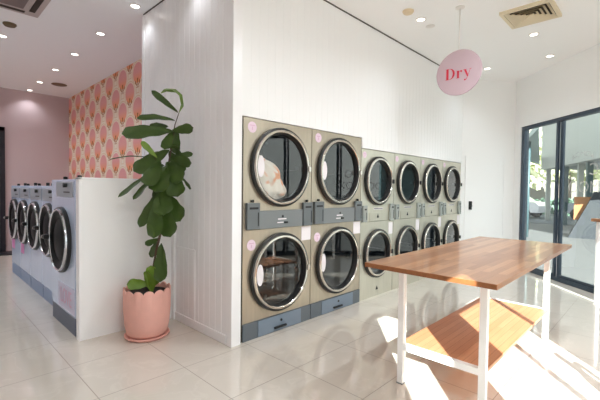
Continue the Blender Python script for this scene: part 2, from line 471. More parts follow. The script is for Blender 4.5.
# lettering on the second pane, read from the street (so reversed from inside)
def decal(s, size, sx, z, arc=0.):
    b = text_bm(s, size, .001, mirror=True)
    if arc:
        for v in b.verts:
            t = v.co.x / arc; zz = v.co.z; v.co.x = math.sin(t) * (arc + zz); v.co.z = math.cos(t) * (arc + zz) - arc
    o = obj('window_lettering', b, M['letter']); o.parent = dr; o.location = (sx, .062, z); return o
decal('AOMOA', .11, 1.58, 1.99, .35); decal('OIC', .25, 1.93, 1.70); decal('XOMOO', .25, 1.80, 1.44)

# dark door in the far wall, with mat
dd = struct(box('door_3', (.5, 1.33, 10.27, 10.3, 0, 2.15), M['doordark']))
bm = B(); bx(bm, 1.33, 1.42, 10.24, 10.3, 0, 2.7); bx(bm, .4, .5, 10.24, 10.3, 0, 2.7); bx(bm, .4, 1.42, 10.24, 10.3, 2.62, 2.7); bx(bm, .5, 1.33, 10.24, 10.3, 2.12, 2.2)
obj('door_frame', bm, M['doordark'], dd)
box('transom_pane', (.5, 1.33, 10.27, 10.285, 2.2, 2.62), mat('pale_transom_glass', (176, 214, 226), .2), dd)
tag(box('door_mat', (.45, 1.62, 9.75, 10.22, 0.0, .02), M['doordark'], bev=.004), 'dark door mat on the tiles at the far end, before the charcoal door', 'mat')

# ------------------------------------------------------------------ stacked dryers
def dryer_door(cx, cz, R, root, hinge):
    T = Matrix.Translation((cx, 0, cz)) @ MINUS_Y
    bm = B(); lathe(bm, [(R - .046, .02), (R - .046, .052), (R - .04, .058), (R - .024, .056), (R - .016, .044), (R - .016, .02)], T, 56)
    d = obj('door', bm, M['chrome'], root)
    bm = B(); lathe(bm, [(R + .002, .0), (R + .004, .004), (R + .002, .036), (R - .018, .044)], T, 56); obj('gasket', bm, M['black'], d)
    bm = B(); lathe(bm, [(R - .044, .05), (R - .054, .046), (R - .066, .012), (R - .068, .0)], T, 56); obj('inner_rim', bm, M['black'], d)
    bm = B(); lathe(bm, [(0, .012), (R - .066, .010)], T, 56); obj('glass', bm, M['dglass'], d)
    bm = B(); bx(bm, cx + R - .045, cx + R - .012, -.075, -.05, cz - .03, cz + .03, bev=.006); obj('door_handle', bm, M['black'] if R < .35 else M['chrome'], d)
    bm = B(); rd = R - .07
    lathe(bm, [(R - .03, .0), (rd, -.02), (rd, -.55), (rd * .55, -.57), (rd * .5, -.6), (0, -.6)], T, 40)
    for k in range(3):
        a = 2 * PI * k / 3 + .5
        q = B(); bx(q, -.02, .02, .06, .54, -rd, -rd + .06); 
        q.transform(Matrix.Translation((cx, 0, cz)) @ Matrix.Rotation(a, 4, 'Y'))
        me = bpy.data.meshes.new('lifter'); q.to_mesh(me); q.free(); bm.from_mesh(me); bpy.data.meshes.remove(me)
    obj('drum', bm, M['drum'], root)
    return d


def make_dryer(W, H, big):
    t = thing('stacked_dryer', '-', 'dryer', group='stacked dryers along the white wall')
    g = .004
    zm = 1.045 if big else 1.02
    zt = 1.225 if big else 1.255
    st = M['steel'] if big else M['steel2']
    z0 = .165 if big else .0
    if big: cu, cl, cx, R = 1.65, .60, .475, .392
    else: cu, cl, cx, R = 1.56, .585, .395, .325
    bm = B()
    for x in (g, W - g - .002): bx(bm, x, x + .002, .0, 1.05, .0, H)
    bx(bm, g, W - g, .0, 1.05, H - .003, H); bx(bm, g, W - g, 1.045, 1.05, 0, H)
    obj('cabinet', bm, M['dark'] if False else st, t)
    hr = R - .03
    bm = B(); holed(bm, g, W - g, zm, H, cx, cu, hr, 0.); obj('upper_front_panel', bm, st, t)
    bm = B(); holed(bm, g, W - g, z0, zm - .004, cx, cl, hr, 0.); obj('lower_front_panel', bm, st, t)
    for c in (cu, cl):
        d = dryer_door(cx, c, R, t, 0)
        if big and c == cu or (big and c == cl):
            bm = B(); lathe(bm, [(0, .016), (.05, .0155)], Matrix.Translation((cx - R + .122, 0, c + .0)) @ MINUS_Y @ Matrix.Diagonal((.85, 2.1, 1, 1)), 24)
            obj('door_sticker', bm, M['paperw'], d)
    def pod(x0, x1, z0_, z1_, m):
        p = box('coin_pod', (x0, x1, -.035, 0, z0_, z1_), m, t, bev=.006)
        bm = B(); bx(bm, x0 + .025, x1 - .025, -.0365, -.034, z1_ - .06, z1_ - .04); obj('display', bm, M['black'], p)
        bm = B(); bx(bm, x1 - .03, x1 - .018, -.0365, -.034, z0_ + .03, z1_ - .09); obj('coin_slot', bm, M['black'], p)
        if big:
            bm = B(); lathe(bm, [(.012, 0), (.014, .02), (0, .022)], Matrix.Translation(((x0 + x1) / 2, 0, z1_ + .016)) @ MINUS_Y, 14); obj('knob', bm, M['black'], p)
    if big:
        pod(.03, .185, 1.05, 1.3, M['pod']); pod(.785, W - .008, 1.045, 1.295, M['pod'])
        box('control_band', (.19, .78, -.022, 0, 1.045, 1.222), M['grey'], t, bev=.003)
    else:
        lp = mat('light_grey_pod', (150, 156, 152), .4); pod(.022, .115, 1.02, 1.235, lp); pod(.69, W - .025, 1.01, 1.25, lp)
        box('control_band', (.2, .62, -.006, 0, 1.025, 1.135), st, t, bev=.002)
        box('control_label', (.3, .53, -.004, 0, 1.175, 1.2), M['paperw'], t)
        bm = B(); bx(bm, .31, .52, -.0046, -.003, 1.183, 1.192); obj('printed_line', bm, M['black'], t)
    kx, kz = (.49, 1.16) if big else (.4, 1.09)
    bm = B(); yk = -.024 if big else -.008
    if big:
        lathe(bm, [(0, .024), (.013, .024), (.013, .0)], Matrix.Translation((kx, 0, kz)) @ MINUS_Y, 14)
    else:
        v = [bm.verts.new(p) for p in ((kx - .03, yk, kz - .025), (kx + .03, yk, kz - .025), (kx, yk, kz + .03))]; bm.faces.new(v)
        q = B(); q.faces.new([q.verts.new(p) for p in ((.38, -.003, .085), (.44, -.003, .085), (.41, -.003, .14))]); obj('warning_mark', q, M['black'], t)
    obj('lock', bm, M['black'], t)
    if big:
        box('release_handle', (kx + .02, kx + .065, -.034, -.02, 1.088, 1.108), M['black'], t, bev=.004)
        bm = B(); bx(bm, kx - .065, kx + .05, -.0235, -.021, 1.128, 1.14); bx(bm, kx - .075, kx + .01, -.0235, -.021, 1.094, 1.104); obj('printed_line', bm, M['paperw'], t)
    n = box('notice', ((.785, .93, -.004, 0, .885, 1.035) if big else (.685, W - .02, -.004, 0, .82, .985)), M['paperw'], t)
    zs = (H - .085, .9) if big else (H - .075, .9)
    for k, z in enumerate(zs):
        x = .105 if big else .075; r = .052 if big else .042
        bm = B(); lathe(bm, [(0, .003), (r, .0025), (r, 0)], Matrix.Translation((x, 0, z)) @ MINUS_Y, 24); s = obj('number_sticker', bm, M['pinkst'], t)
        bm = B(); bx(bm, x - r * .55, x + r * .55, -.0035, -.0028, z + r * .25, z + r * .4); bx(bm, x - r * .08, x + r * .1, -.0035, -.0028, z - r * .5, z + r * .1)
        obj('sticker_print', bm, M['pinktext'], s)
        if not big: break
    if big:
        box('kick_panel', (g, W - g, -.012, .02, 0, .163), M['kick'], t, bev=.002)
        k = box('lint_drawer', (.185, .775, -.02, -.01, .006, .158), M['kick2'], t, bev=.003)
        bm = B(); lathe(bm, [(0, .024), (.014, .024), (.014, .0)], Matrix.Translation((.485, 0, .105)) @ MINUS_Y, 14); obj('lock', bm, M['black'], k)
        box('drawer_handle', (.385, .55, -.042, -.018, .035, .055), M['black'], k, bev=.006)
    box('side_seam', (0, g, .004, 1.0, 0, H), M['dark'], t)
    return t


XS = [2.1255, 3.0612] + [3.9968 + .813 * k for k in range(4)]
lab = ['large stainless stacked dryer beside the white corner post, peach cloth in its upper drum',
       'large stainless stacked dryer with empty drums, second from the white corner post',
       'smaller stainless stacked dryer, directly beside the taller pair with slate kick panels',
       'smaller stainless stacked dryer behind the tabletop, fourth machine from the white corner post',
       'smaller stainless stacked dryer, next to last before the white flush door',
       'smaller stainless stacked dryer at the far end, nearest the white flush door']
bigd = make_dryer(.9355, 2.095, True); smalld = make_dryer(.8125, 1.966, False)
for k in range(6):
    o = (bigd if k == 0 else smalld if k == 2 else copy_tree(bigd if k < 2 else smalld))
    o.location = (XS[k], D, 0); o['label'] = lab[k]
# laundry in the first upper drum
bm = B(); bmesh.ops.create_icosphere(bm, subdivisions=5, radius=1)
for v in bm.verts:
    p = v.co.copy()
    q = 1 + .10 * math.sin(5 * p.x + 3 * p.z) + .07 * math.sin(9 * p.z - 4 * p.y + 2) + .05 * math.sin(14 * p.x + 6 * p.y)
    v.co = Vector((p.x * .22, p.y * .1, p.z * .255)) * q
    v.co.x += -.35 * v.co.z
for f in bm.faces: f.smooth = True
tag(obj('laundry', bm, M['cloth'], None, (XS[0] + .40, D + .135, 1.515)), 'peach printed cloth bundle behind the upper glass of the dryer by the corner post', 'laundry')

# ------------------------------------------------------------------ washers
def make_washer(W, H, dcx, dcz, R, kick, km, panel, sticker):
    t = thing('washing_machine', '-', 'washing machine', group='washing machines in a row')
    bm = B(); bx(bm, .004, W - .004, .0, .88, kick, H, bev=.006); obj('cabinet', bm, M['steelw'], t)
    T = Matrix.Translation((dcx, 0, dcz)) @ MINUS_Y
    bm = B(); lathe(bm, [(R - .004, .03), (R - .008, .05), (R - .018, .056), (R - .03, .05), (R - .034, .03)], T, 48); d = obj('door', bm, M['dchrome'], t)
    bm = B(); lathe(bm, [(R + .012, 0), (R + .01, .03), (R - .006, .036)], T, 48); obj('gasket', bm, M['black'], d)
    bm = B(); lathe(bm, [(R - .03, .045), (R - .08, .04), (R - .11, .02), (R - .13, .03), (0, .045)], T, 48); obj('door_bowl', bm, mat('dark_door_bowl', (9, 9, 11), .5, spec=.1), d)
    bm = B(); bx(bm, dcx - R - .035, dcx - R + .05, -.1, -.05, dcz - .02, dcz + .03, bev=.01); bx(bm, dcx - R - .03, dcx - R, -.05, 0, dcz - .05, dcz + .05, bev=.006); obj('door_handle', bm, M['black'], d)
    bm = B(); lathe(bm, [(.014, .095), (.018, .108), (0, .112)], Matrix.Translation((dcx - R - .005, 0, dcz + .005)) @ MINUS_Y, 14); obj('handle_button', bm, M['chrome'], d)
    p = box('control_panel', panel, M['grey'] if False else mat('pewter_panel', (158, 164, 172), .4, .4), t, bev=.003)
    x1 = panel[1]; zc = (panel[4] + panel[5]) / 2
    bm = B(); lathe(bm, [(.02, 0), (.022, .03), (0, .034)], Matrix.Translation((x1 - .2, panel[2], zc + .04)) @ MINUS_Y, 16); bx(bm, x1 - .3, x1 - .1, panel[2] - .003, panel[2] + .002, zc - .035, zc - .02); obj('selector', bm, M['black'], p)
    bm = B(); lathe(bm, [(.02, 0), (.02, .03), (0, .035)], Matrix.Translation((W * .35, .06, H)), 14); lathe(bm, [(.02, 0), (.02, .04), (0, .045)], Matrix.Translation((W * .75, .1, H)), 14); obj('soap_cap', bm, M['black'], t)
    box('kick_panel', (.006, W - .006, .004, .86, 0, kick), km, t)
    return t


w1 = make_washer(.84, 1.505, .40, .89, .325, .17, M['wkick'], (.22, .8, -.008, .004, 1.33, 1.48), 0)
w1.location = (1.0754, 4.84, 0); w1.rotation_euler[2] = -PI / 2
w1['label'] = 'tallest silver washing machine at the near end, against the white half-height partition'
# pink lettering low on its front
bm = text_bm('LOVE', .2, .001); o = obj('pink_lettering', bm, M['pinktext'], w1); o.location = (.54, -.004, .25); o.scale = (.8, 1, 1.1)
o = box('pink_decal', (.26, .82, -.002, .001, .19, .44), mat('blush_decal', (204, 198, 218), .5), w1)
ys = [5.70, 6.41, 7.12, 7.83]
wl = ['silver washing machine partly hidden by the taller one at the near end', 'silver washing machine in the middle of the row, third from the partition',
      'silver washing machine with a magenta sticker, fourth from the partition', 'silver washing machine at the far end of the row, nearest the dusty pink wall']
w2 = make_washer(.705, 1.44, .345, .905, .315, .17, M['wkick2'], (.03, .68, -.008, .004, 1.255, 1.405), 0)
for k, y in enumerate(ys):
    o = w2 if k == 0 else copy_tree(w2)
    o.location = (1.165, y, 0); o.rotation_euler[2] = -PI / 2; o['label'] = wl[k]
    if k >= 2: box('magenta_sticker', (.06, .28, -.003, .001, .42, .58), M['magenta'], o)

# ------------------------------------------------------------------ folding table
X0, X1, Y0, Y1, ZT = 2.2503, 4.5667, .6539, 1.5287, .918
lx, ly = .2765, .1504
cx, cy = (X0 + X1) / 2, (Y0 + Y1) / 2
t = thing('folding_table', 'long white-legged table with a butcher block top and a timber lower shelf', 'table', (cx, cy, 0))
a, b_ = (X1 - X0) / 2, (Y1 - Y0) / 2
box('tabletop', (-a, a, -b_, b_, ZT - .032, ZT), M['top'], t, bev=.002)
o = box('end_grain_edge', (-a - .0015, -a + .004, -b_ + .002, b_ - .002, ZT - .031, ZT - .002), mat('dark_end_grain', (138, 84, 46), .5, noise=.3, nscale=30), t)
h = .0225
for sx in (-1, 1):
    for sy in (-1, 1):
        x, y = sx * (a - lx), sy * (b_ - ly); lg = box('leg', (x - h, x + h, y - h, y + h, .004, ZT - .032), M['wmetal'], t, bev=.002)
        box('foot_cap', (x - h - .001, x + h + .001, y - h - .001, y + h + .001, 0, .01), M['grey'], lg)
zs = .30
box('lower_shelf', (-(a - lx) + .0225, a - lx - .0225, -(b_ - ly) - .02, b_ - ly + .02, zs - .022, zs), M['shelf'], t, bev=.002)
for sx in (-1, 1):
    x = sx * (a - lx); box('shelf_rail', (x - .02, x + .02, -(b_ - ly) + h, b_ - ly - h, zs - .042, zs + .002), M['wmetal'], t)

# ------------------------------------------------------------------ hanging sign
t = thing('hanging_sign', 'round pink sign with red lettering hanging from a thin ceiling rod', 'sign', (4.406, 1.75, ZC))
bm = B(); tube(bm, [(0, 0, -.02), (0, 0, -.50)], .0075, 10); obj('rod', bm, M['lampring'], t)
bm = B(); lathe(bm, [(0, 0), (.05, 0), (.05, -.012), (.02, -.02), (0, -.02)], None, 20); obj('ceiling_plate', bm, M['lampring'], t)
FX = Matrix(((0, 0, -1, 0), (-1, 0, 0, 0), (0, 1, 0, 0), (0, 0, 0, 1)))     # local (x right, y up, z out) -> facing -X
ZS = 2.80 - ZC
bm = B(); lathe(bm, [(0, .009), (.256, .009), (.259, .006), (.259, -.006), (.256, -.009), (0, -.009)], Matrix.Translation((0, 0, ZS)) @ FX, 64)
dsc = obj('sign_disc', bm, M['pinksign'], t)


def letters():
    """didone style D, r, y as outlines in unit cap height"""
    def arc(cx, cy, rx, ry, a0, a1, n=18): return [(cx + rx * math.cos(a0 + (a1 - a0) * i / n), cy + ry * math.sin(a0 + (a1 - a0) * i / n)) for i in range(n + 1)]
    polys = []
    H_ = PI / 2
    polys.append([(.08, 0), (.29, 0), (.29, 1), (.08, 1)])                                       # D stem
    polys.append([(0, 0), (.38, 0), (.38, .035), (0, .035)]); polys.append([(0, .965), (.38, .965), (.38, 1), (0, 1)])
    polys.append(('strip', arc(.36, .5, .50, .5, -H_, H_, 28), arc(.36, .5, .31, .465, -H_, H_, 28)))  # D bowl
    x = 1.0
    polys.append([(x + .06, 0), (x + .25, 0), (x + .25, .68), (x + .06, .68)])                    # r
    polys.append([(x, 0), (x + .32, 0), (x + .32, .03), (x, .03)]); polys.append([(x, .65), (x + .22, .65), (x + .22, .68), (x, .68)])
    polys.append(('strip', arc(x + .42, .42, .22, .26, PI, H_ * .9, 10), arc(x + .42, .42, .185, .225, PI, H_ * .9, 10)))
    polys.append(arc(x + .44, .585, .085, .085, 0, 2 * PI, 16)[:-1])
    x = 1.62
    polys.append([(x + .06, .66), (x + .24, .66), (x + .46, .06), (x + .34, .02)])               # y
    polys.append([(x + .36, .06), (x + .40, .06), (x + .64, .66), (x + .60, .66)])
    polys.append(('strip', [(x + .40, .06), (x + .34, -.14), (x + .26, -.26), (x + .16, -.28)], [(x + .36, .06), (x + .30, -.12), (x + .24, -.22), (x + .16, -.24)]))
    polys.append(arc(x + .15, -.23, .075, .075, 0, 2 * PI, 16)[:-1])
    polys.append([(x - .02, .65), (x + .32, .65), (x + .32, .68), (x - .02, .68)]); polys.append([(x + .5, .65), (x + .74, .65), (x + .74, .68), (x + .5, .68)])
    return polys


bm = B(); S = .127; T = Matrix.Translation((0, 0, ZS)) @ FX
def lv(x, y, o): return bm.verts.new(T @ Vector((x * S - 1.17 * S, y * S - .066, o)))
for k, pl in enumerate(letters()):
    o_ = .0105 + .0002 * (k % 5)
    if pl[0] == 'strip':
        A = [lv(*q, o_) for q in pl[1]]; Bv = [lv(*q, o_) for q in pl[2]]
        for i in range(len(A) - 1): bm.faces.new((A[i], A[i + 1], Bv[i + 1], Bv[i]))
    else: bm.faces.new([lv(*q, o_) for q in pl])
obj('sign_lettering', bm, M['redtx'], dsc)

# ------------------------------------------------------------------ ceiling fittings
def downlight(x, y, label, e, cone=120, col=(.86, .93, 1), lamp=True):
    t = thing('downlight', label, 'ceiling light', (x, y, ZC), group='recessed ceiling downlights')
    bm = B(); lathe(bm, [(.062, 0), (.062, -.006), (.048, -.01), (.045, -.002)], None, 28); obj('trim_ring', bm, M['lampring'], t)
    bm = B(); lathe(bm, [(0, -.005), (.046, -.004)], None, 24); obj('lens', bm, M['lamp'], t)
    if lamp:
        l = bpy.data.lights.new('downlight_lamp', 'SPOT'); l.energy = e; l.spot_size = math.radians(cone); l.spot_blend = .8; l.shadow_soft_size = .05; l.color = col
        q = bpy.data.objects.new('downlight_lamp', l); C.objects.link(q); q.location = (x, y, ZC - .03)
    return t


EL, ER, EO = 10, 42, 98
wy = [(2.165, 'downlight by the panelled wall, nearest the white corner post'), (3.33, 'downlight above the pink pot, close to the panelled wall'),
      (4.49, 'downlight by the far end of the panelled wall, largest of the washer row'), (5.64, 'second largest downlight in the row beside the shell wallpaper'),
      (6.81, 'third downlight from the panelled wall in the row beside the shell wallpaper'), (7.97, 'fourth downlight from the panelled wall in the row beside the shell wallpaper'),
      (9.15, 'fifth downlight from the panelled wall, last but one before the pink far wall'), (10.08, 'smallest downlight, tight against the dusty pink far wall')]
for y, l in wy: downlight(1.84, y, l, 4 if y < 5 else EL, col=(.9, .94, 1))
downlight(.92, 6.76, 'downlight at the left edge of the photo, past the brown detector', EL, col=(.9, .94, 1))
downlight(4.39, 2.22, 'downlight between the beige detector and the hanging sign rod', 8)
downlight(5.81, 1.32, 'downlight just beyond the cream square air vent', ER)
downlight(6.89, 1.34, 'downlight nearest the glazed wall', 3, 80)
downlight(6.89, 2.25, 'downlight just right of the round pink sign, above the white flush door', 12)
for x, y, l in ((3.6, .6, 'added fill downlight above the near end of the timber table'), (.6, .4, 'added fill downlight above the open floor'), (3.3, -.8, 'added fill downlight above the metal chair by the windows'),
                (.6, -.9, 'added fill downlight by the front windows')):
    downlight(x, y, l, EO if x > 1 else 40, 172)  # unseen wide-cone fill lamps, added to brighten the room


for y, l in ((6.0, 'nearest'), (7.7, 'middle'), (9.4, 'farthest')): downlight(-.3, y, l + ' added fill downlight of the row along the side window of the washer room', 66, 165, (.86, .92, 1))  # unseen row added to brighten the washer fronts


def round_fitting(name, label, cat, x, y, r, m, hgt):
    bm = B(); lathe(bm, [(r, 0), (r, -hgt * .4), (r * .8, -hgt), (0, -hgt)], None, 28)
    return tag(obj(name, bm, m, None, (x, y, ZC)), label, cat)


round_fitting('smoke_detector', 'round beige detector on the bright ceiling above the small dryers', 'detector', 4.09, 2.23, .065, M['beige'], .03)
round_fitting('speaker_cover', 'faint white disc on the ceiling beside the sign rod', 'ceiling speaker', 4.65, 2.22, .055, M['lampring'], .012)
round_fitting('smoke_detector', 'round brown detector near the grey ceiling cassette', 'detector', .92, 6.2, .075, M['brown'], .03)
round_fitting('ceiling_vent', 'round brown grille on the ceiling near the shell wallpaper', 'vent', 2.16, 9.07, .14, M['brown'], .015)

# square louvred vent
t = thing('air_vent', 'square cream louvred vent in the bright ceiling beside the sign', 'vent', (5.11, 1.2, ZC))
def sq_ring(bm, a0, z0, a1, z1):
    A = [bm.verts.new((sx * a0, sy * a0, z0)) for sx, sy in ((-1, -1), (1, -1), (1, 1), (-1, 1))]
    Bv = [bm.verts.new((sx * a1, sy * a1, z1)) for sx, sy in ((-1, -1), (1, -1), (1, 1), (-1, 1))]
    for i in range(4): bm.faces.new((A[i], A[(i + 1) % 4], Bv[(i + 1) % 4], Bv[i]))
bm = B(); sq_ring(bm, .265, 0, .265, -.034); sq_ring(bm, .265, -.034, .228, -.034); sq_ring(bm, .228, -.034, .228, .0); obj('vent_frame', bm, M['cream'], t)
box('duct', (-.225, .225, -.225, .225, -.0035, -.0015), M['ventdark'], t)
for k in range(5):
    a_ = .222 - k * .045
    bm = B(); sq_ring(bm, a_, -.034, a_ - .036, -.006); sq_ring(bm, a_ - .036, -.004, a_, -.032); obj('louvre', bm, M['cream'], t)

# cassette air conditioner
t = thing('ceiling_cassette', 'grey square air conditioning cassette in the far room ceiling', 'air conditioner', (.67, 5.20, ZC))
box('cassette_panel', (-.45, .45, -.45, .45, -.03, 0), M['acgrey'], t, bev=.008)
for a_ in range(4):
    bm = B(); bx(bm, -.3, .3, .33, .39, -.034, -.029); o = obj('air_slot', bm, M['ventdark'], t); o.rotation_euler[2] = a_ * PI / 2
box('intake_grille', (-.27, .27, -.27, .27, -.036, -.03), mat('grey_intake_mesh', (124, 108, 104), .7), t)

# ------------------------------------------------------------------ potted fiddle leaf fig
t = thing('potted_fig', 'tall fiddle leaf fig in a scalloped pink pot on a saucer', 'potted plant', (1.58, 3.57, 0), math.radians(-45.9))
def scal(amp, n, rows): return lambda th, k: ((0, amp * (abs(math.sin(n * th / 2)) ** .6)) if k in rows else (0, 0))
bm = B(); lathe(bm, [(0, .03), (.165, .03), (.185, .05), (.203, .14), (.214, .28), (.216, .44), (.212, .447), (.2, .44), (.199, .38)], None, 168, scal(.034, 14, (5, 6, 7)))
obj('pot', bm, M['pot'], t)
bm = B(); lathe(bm, [(0, .002), (.18, .002), (.198, .02), (.201, .028), (.195, .032), (.18, .024), (0, .02)], None, 168, lambda th, k: ((.008 * abs(math.sin(7 * th)) ** .6, 0) if k in (2, 3, 4) else (0, 0)))
obj('saucer', bm, M['pot'], t)
bm = B(); lathe(bm, [(.199, .425), (.1, .432), (0, .436)], None, 32); obj('soil', bm, M['soil'], t)
def P(px, py, dpt=0.): return Vector(((px - 146) * .00965, dpt, .44 + (290 - py) * .00965))
bm = B()
tube(bm, [P(147, 294), P(150, 278), P(154, 255), P(158, 235, .02), P(160, 205, .02), P(165, 175), P(170, 145), P(173, 125), P(177, 113)], [.011, .011, .010, .010, .009, .009, .007, .005, .004], 8)
tube(bm, [P(150, 295, -.03), P(153, 270, -.03), P(155, 250, -.02), P(160, 228, -.01), P(161, 200, .0), P(158, 165, -.04), P(152, 150, -.05)], [.008, .008, .008, .007, .006, .005, .003], 8)
obj('stem', bm, M['stem'], t)


def leaf(bm, b0, t0, W, db, dt, tilt=0., curl=.1, sag=0.):
    p0, p1 = P(b0[0], b0[1], db), P(t0[0], t0[1], dt); W *= .00965 * .55
    ax = p1 - p0; L = ax.length; ax.normalize(); view = Vector((0, -1, .0))
    side = ax.cross(view)
    side = side.normalized() if side.length > .05 else Vector((1, 0, 0))
    nrm = side.cross(ax).normalized()
    side, nrm = (Matrix.Rotation(math.radians(tilt), 3, ax) @ side), (Matrix.Rotation(math.radians(tilt), 3, ax) @ nrm)
    n, mth = 14, 8; g = []
    for i in range(n + 1):
        s = i / n; wv = W * (max(0, s) ** .62) * (max(0, 1 - s ** 5) ** .5) * (1.0 + .05 * math.sin(s * 19 + b0[0])) + .0015
        c = p0 + ax * L * s + Vector((0, 0, 1)) * sag * math.sin(PI * s) - nrm * 0
        row = []
        for j in range(mth + 1):
            q = -1 + 2 * j / mth
            row.append(bm.verts.new(c + side * wv * q + nrm * (curl * W * (q * q) + .05 * W * math.sin(s * 15) * abs(q))))
        g.append(row)
    for i in range(n):
        for j in range(mth):
            f = bm.faces.new((g[i][j], g[i][j + 1], g[i + 1][j + 1], g[i + 1][j])); f.smooth = True


bm = B()
for q in [((176, 113), (153, 94), 8, 0, -.08, 25, .3), ((173, 121), (140, 121), 9, 0, -.1, 30, .2, .02), ((172, 132), (128, 137), 19, 0, -.15, 25, .15, .01), ((165, 126), (143, 127), 14, .05, .1, 20),
          ((170, 131), (193, 128), 12, 0, -.05, 20), ((171, 131), (165, 150), 14, .0, -.06, 10), ((174, 128), (170, 152), 12, .03, .08, -15),
          ((150, 158), (115, 161), 5, -.05, -.12, 70, .2, .02), ((168, 150), (137, 172), 20, 0, -.1, 15), ((165, 152), (143, 153), 7, 0, .1, 50), ((163, 148), (180, 146), 5, 0, -.1, 60),
          ((170, 158), (193, 163), 13, 0, -.1, 20), ((170, 155), (188, 152), 8, .03, .1, 40), ((160, 160), (152, 186), 20, -.03, -.16, 0), ((165, 162), (184, 180), 22, 0, -.08, 10),
          ((166, 166), (160, 192), 24, -.02, -.14, 5), ((168, 168), (178, 196), 22, .0, -.05, -10), ((162, 165), (140, 168), 12, .03, .15, 15), ((150, 172), (122, 197), 8, -.03, -.1, 35), ((153, 176), (138, 199), 9, -.03, -.13, 30),
          ((180, 176), (192, 188), 6, 0, -.08, 40), ((156, 192), (142, 226), 13, 0, -.08, 10), ((160, 192), (148, 222), 14, .02, .04, -10), ((158, 195), (158, 236), 20, -.04, -.13, 5), ((164, 192), (181, 220), 22, 0, -.06, 0),
          ((162, 200), (173, 235), 22, -.02, -.1, 8), ((162, 185), (166, 214), 24, -.02, -.1, 0), ((158, 238), (147, 243), 8, 0, -.08, 20), ((155, 240), (146, 258), 9, .02, .08, 20), ((161, 242), (163, 279), 17, -.02, -.1, 5),
          ((160, 170), (150, 200), 14, .05, .12, 0), ((166, 150), (178, 172), 16, .04, .1, 0), ((171, 145), (180, 160), 10, .02, .08, 20)]:
    leaf(bm, *q)
obj('foliage', bm, M['leaf'], t)
bm = B()
# newest leaf arching over the top
pts = [P(177, 113), P(181, 106, -.02), P(180, 98, -.03), P(174, 93, -.05), P(166, 93, -.07), P(162, 96, -.08)]
wd = [.006, .04, .055, .055, .04, .006]; rows = []
for p_, w_ in zip(pts, wd): rows.append([bm.verts.new(p_ + Vector((0, -w_, 0))), bm.verts.new(p_ + Vector((.012 * (w_ > .01), 0, .02 * (w_ > .01)))), bm.verts.new(p_ + Vector((0, w_, 0)))])
for a1, b1 in zip(rows, rows[1:]):
    for j in (0, 1): f = bm.faces.new((a1[j], a1[j + 1], b1[j + 1], b1[j])); f.smooth = True
for q in [((158, 158), (145, 143), 7, -.06, -.12, 20), ((150, 283), (131, 281), 13, -.02, -.12, 5), ((152, 292), (153, 263), 13, -.04, -.08, 15), ((152, 286), (160, 272), 10, -.02, -.04, 25), ((150, 287), (150, 268), 11, -.05, -.1, -20)]:
    leaf(bm, *q)
o = obj('young_leaves', bm, M['young'], t); o['label'] = 'lime green young leaves'

# ------------------------------------------------------------------ counter at the right edge
t = thing('bar_table', 'tall timber counter with white legs standing before the glazed wall', 'table', (6.28, .52, 0), math.radians(-133.4 + 90))
# local -y runs along the glazed wall towards the street corner
box('counter_top', (-.2, .25, -1.6, .04, 1.065, 1.105), M['top'], t, bev=.003)
for x in (-.15, .2):
    for y in (-.03, -1.5): box('leg', (x - .02, x + .02, y - .02, y + .02, 0, 1.065), M['wmetal'], t)

# chair beside the table whose hoops throw the looped shadow
t = thing('metal_chair', 'metal hoop-backed chair by the front windows, casting the looped shadow beside the table', 'chair', (2.28, -.52, 0), math.radians(200))
bm = B(); bx(bm, -.2, .2, -.2, .2, .44, .46, bev=.008); obj('seat', bm, M['wmetal'], t)
for sx in (-1, 1):
    for sy in (-1, 1):
        bm = B(); tube(bm, [(sx * .17, sy * .17, .44), (sx * .21, sy * .22, 0)], .012); obj('leg', bm, M['wmetal'], t)
bm = B(); tube(bm, [(-.19, .18, .44), (-.2, .22, .65), (-.15, .25, .80), (0, .26, .84), (.15, .25, .80), (.2, .22, .65), (.19, .18, .44)], .022); obj('backrest', bm, M['wmetal'], t)
bm = B(); bx(bm, -.045, .045, .215, .25, .46, .94, bev=.01); obj('back_splat', bm, M['wmetal'], t)

# ------------------------------------------------------------------ outside
bm = B(); prism(bm, [(-30, -40), (60, -40), (60, 40), (-30, 40)], -.3, -.12); g_ = struct(obj('ground', bm, M['paving']))
bm = B(); prism(bm, [(20.5, -30), (22.0, 4.6), (22.5, 12), (27.5, 20), (60, 20), (60, -30)], -.12, -.10); g_ = struct(obj('road', bm, M['asphalt'])); g_.name = 'ground_road'
# neighbouring shop under a deep pale fascia
t = thing('shop_building', 'pale grey fascia of the neighbouring shop with dark teal shopfront beneath', 'building', (24.61, 5.05, -.12), math.atan2(1.72 - 5.05, 17.24 - 24.61))
box('fascia', (0, 12.5, 0, .5, 2.82, 7.2), M['fascia'], t)
box('soffit', (0, 12.5, .5, 4, 2.82, 3.0), M['doordark'], t)
box('shopfront', (5, 12.5, 3.9, 4.1, 0, 2.82), M['shopglass'], t)
for k, x in enumerate((.3, 3.2, 5.2, 6.2, 7.6, 9.5)):
    box('post', (x - .09, x + .09, .2, .4, 0, 2.82), M['teal'] if k % 2 else M['fascia'], t)
bm = B(); prism(bm, [(12.03, 2.55), (15.3, 3.69), (23.3, 5.59), (27.6, 5.74)], 3.2, 3.36)
t = tag(obj('canopy', bm, M['soffit']), 'green-grey flat canopy roof seen from below through the left glass panel', 'canopy')
for k, (x, y) in enumerate(((15.0, 3.45), (23.0, 5.35))):
    bm = B(); tube(bm, [(x, y, -.12), (x, y, 3.2)], .05); obj('post', bm, M['teal'], t)


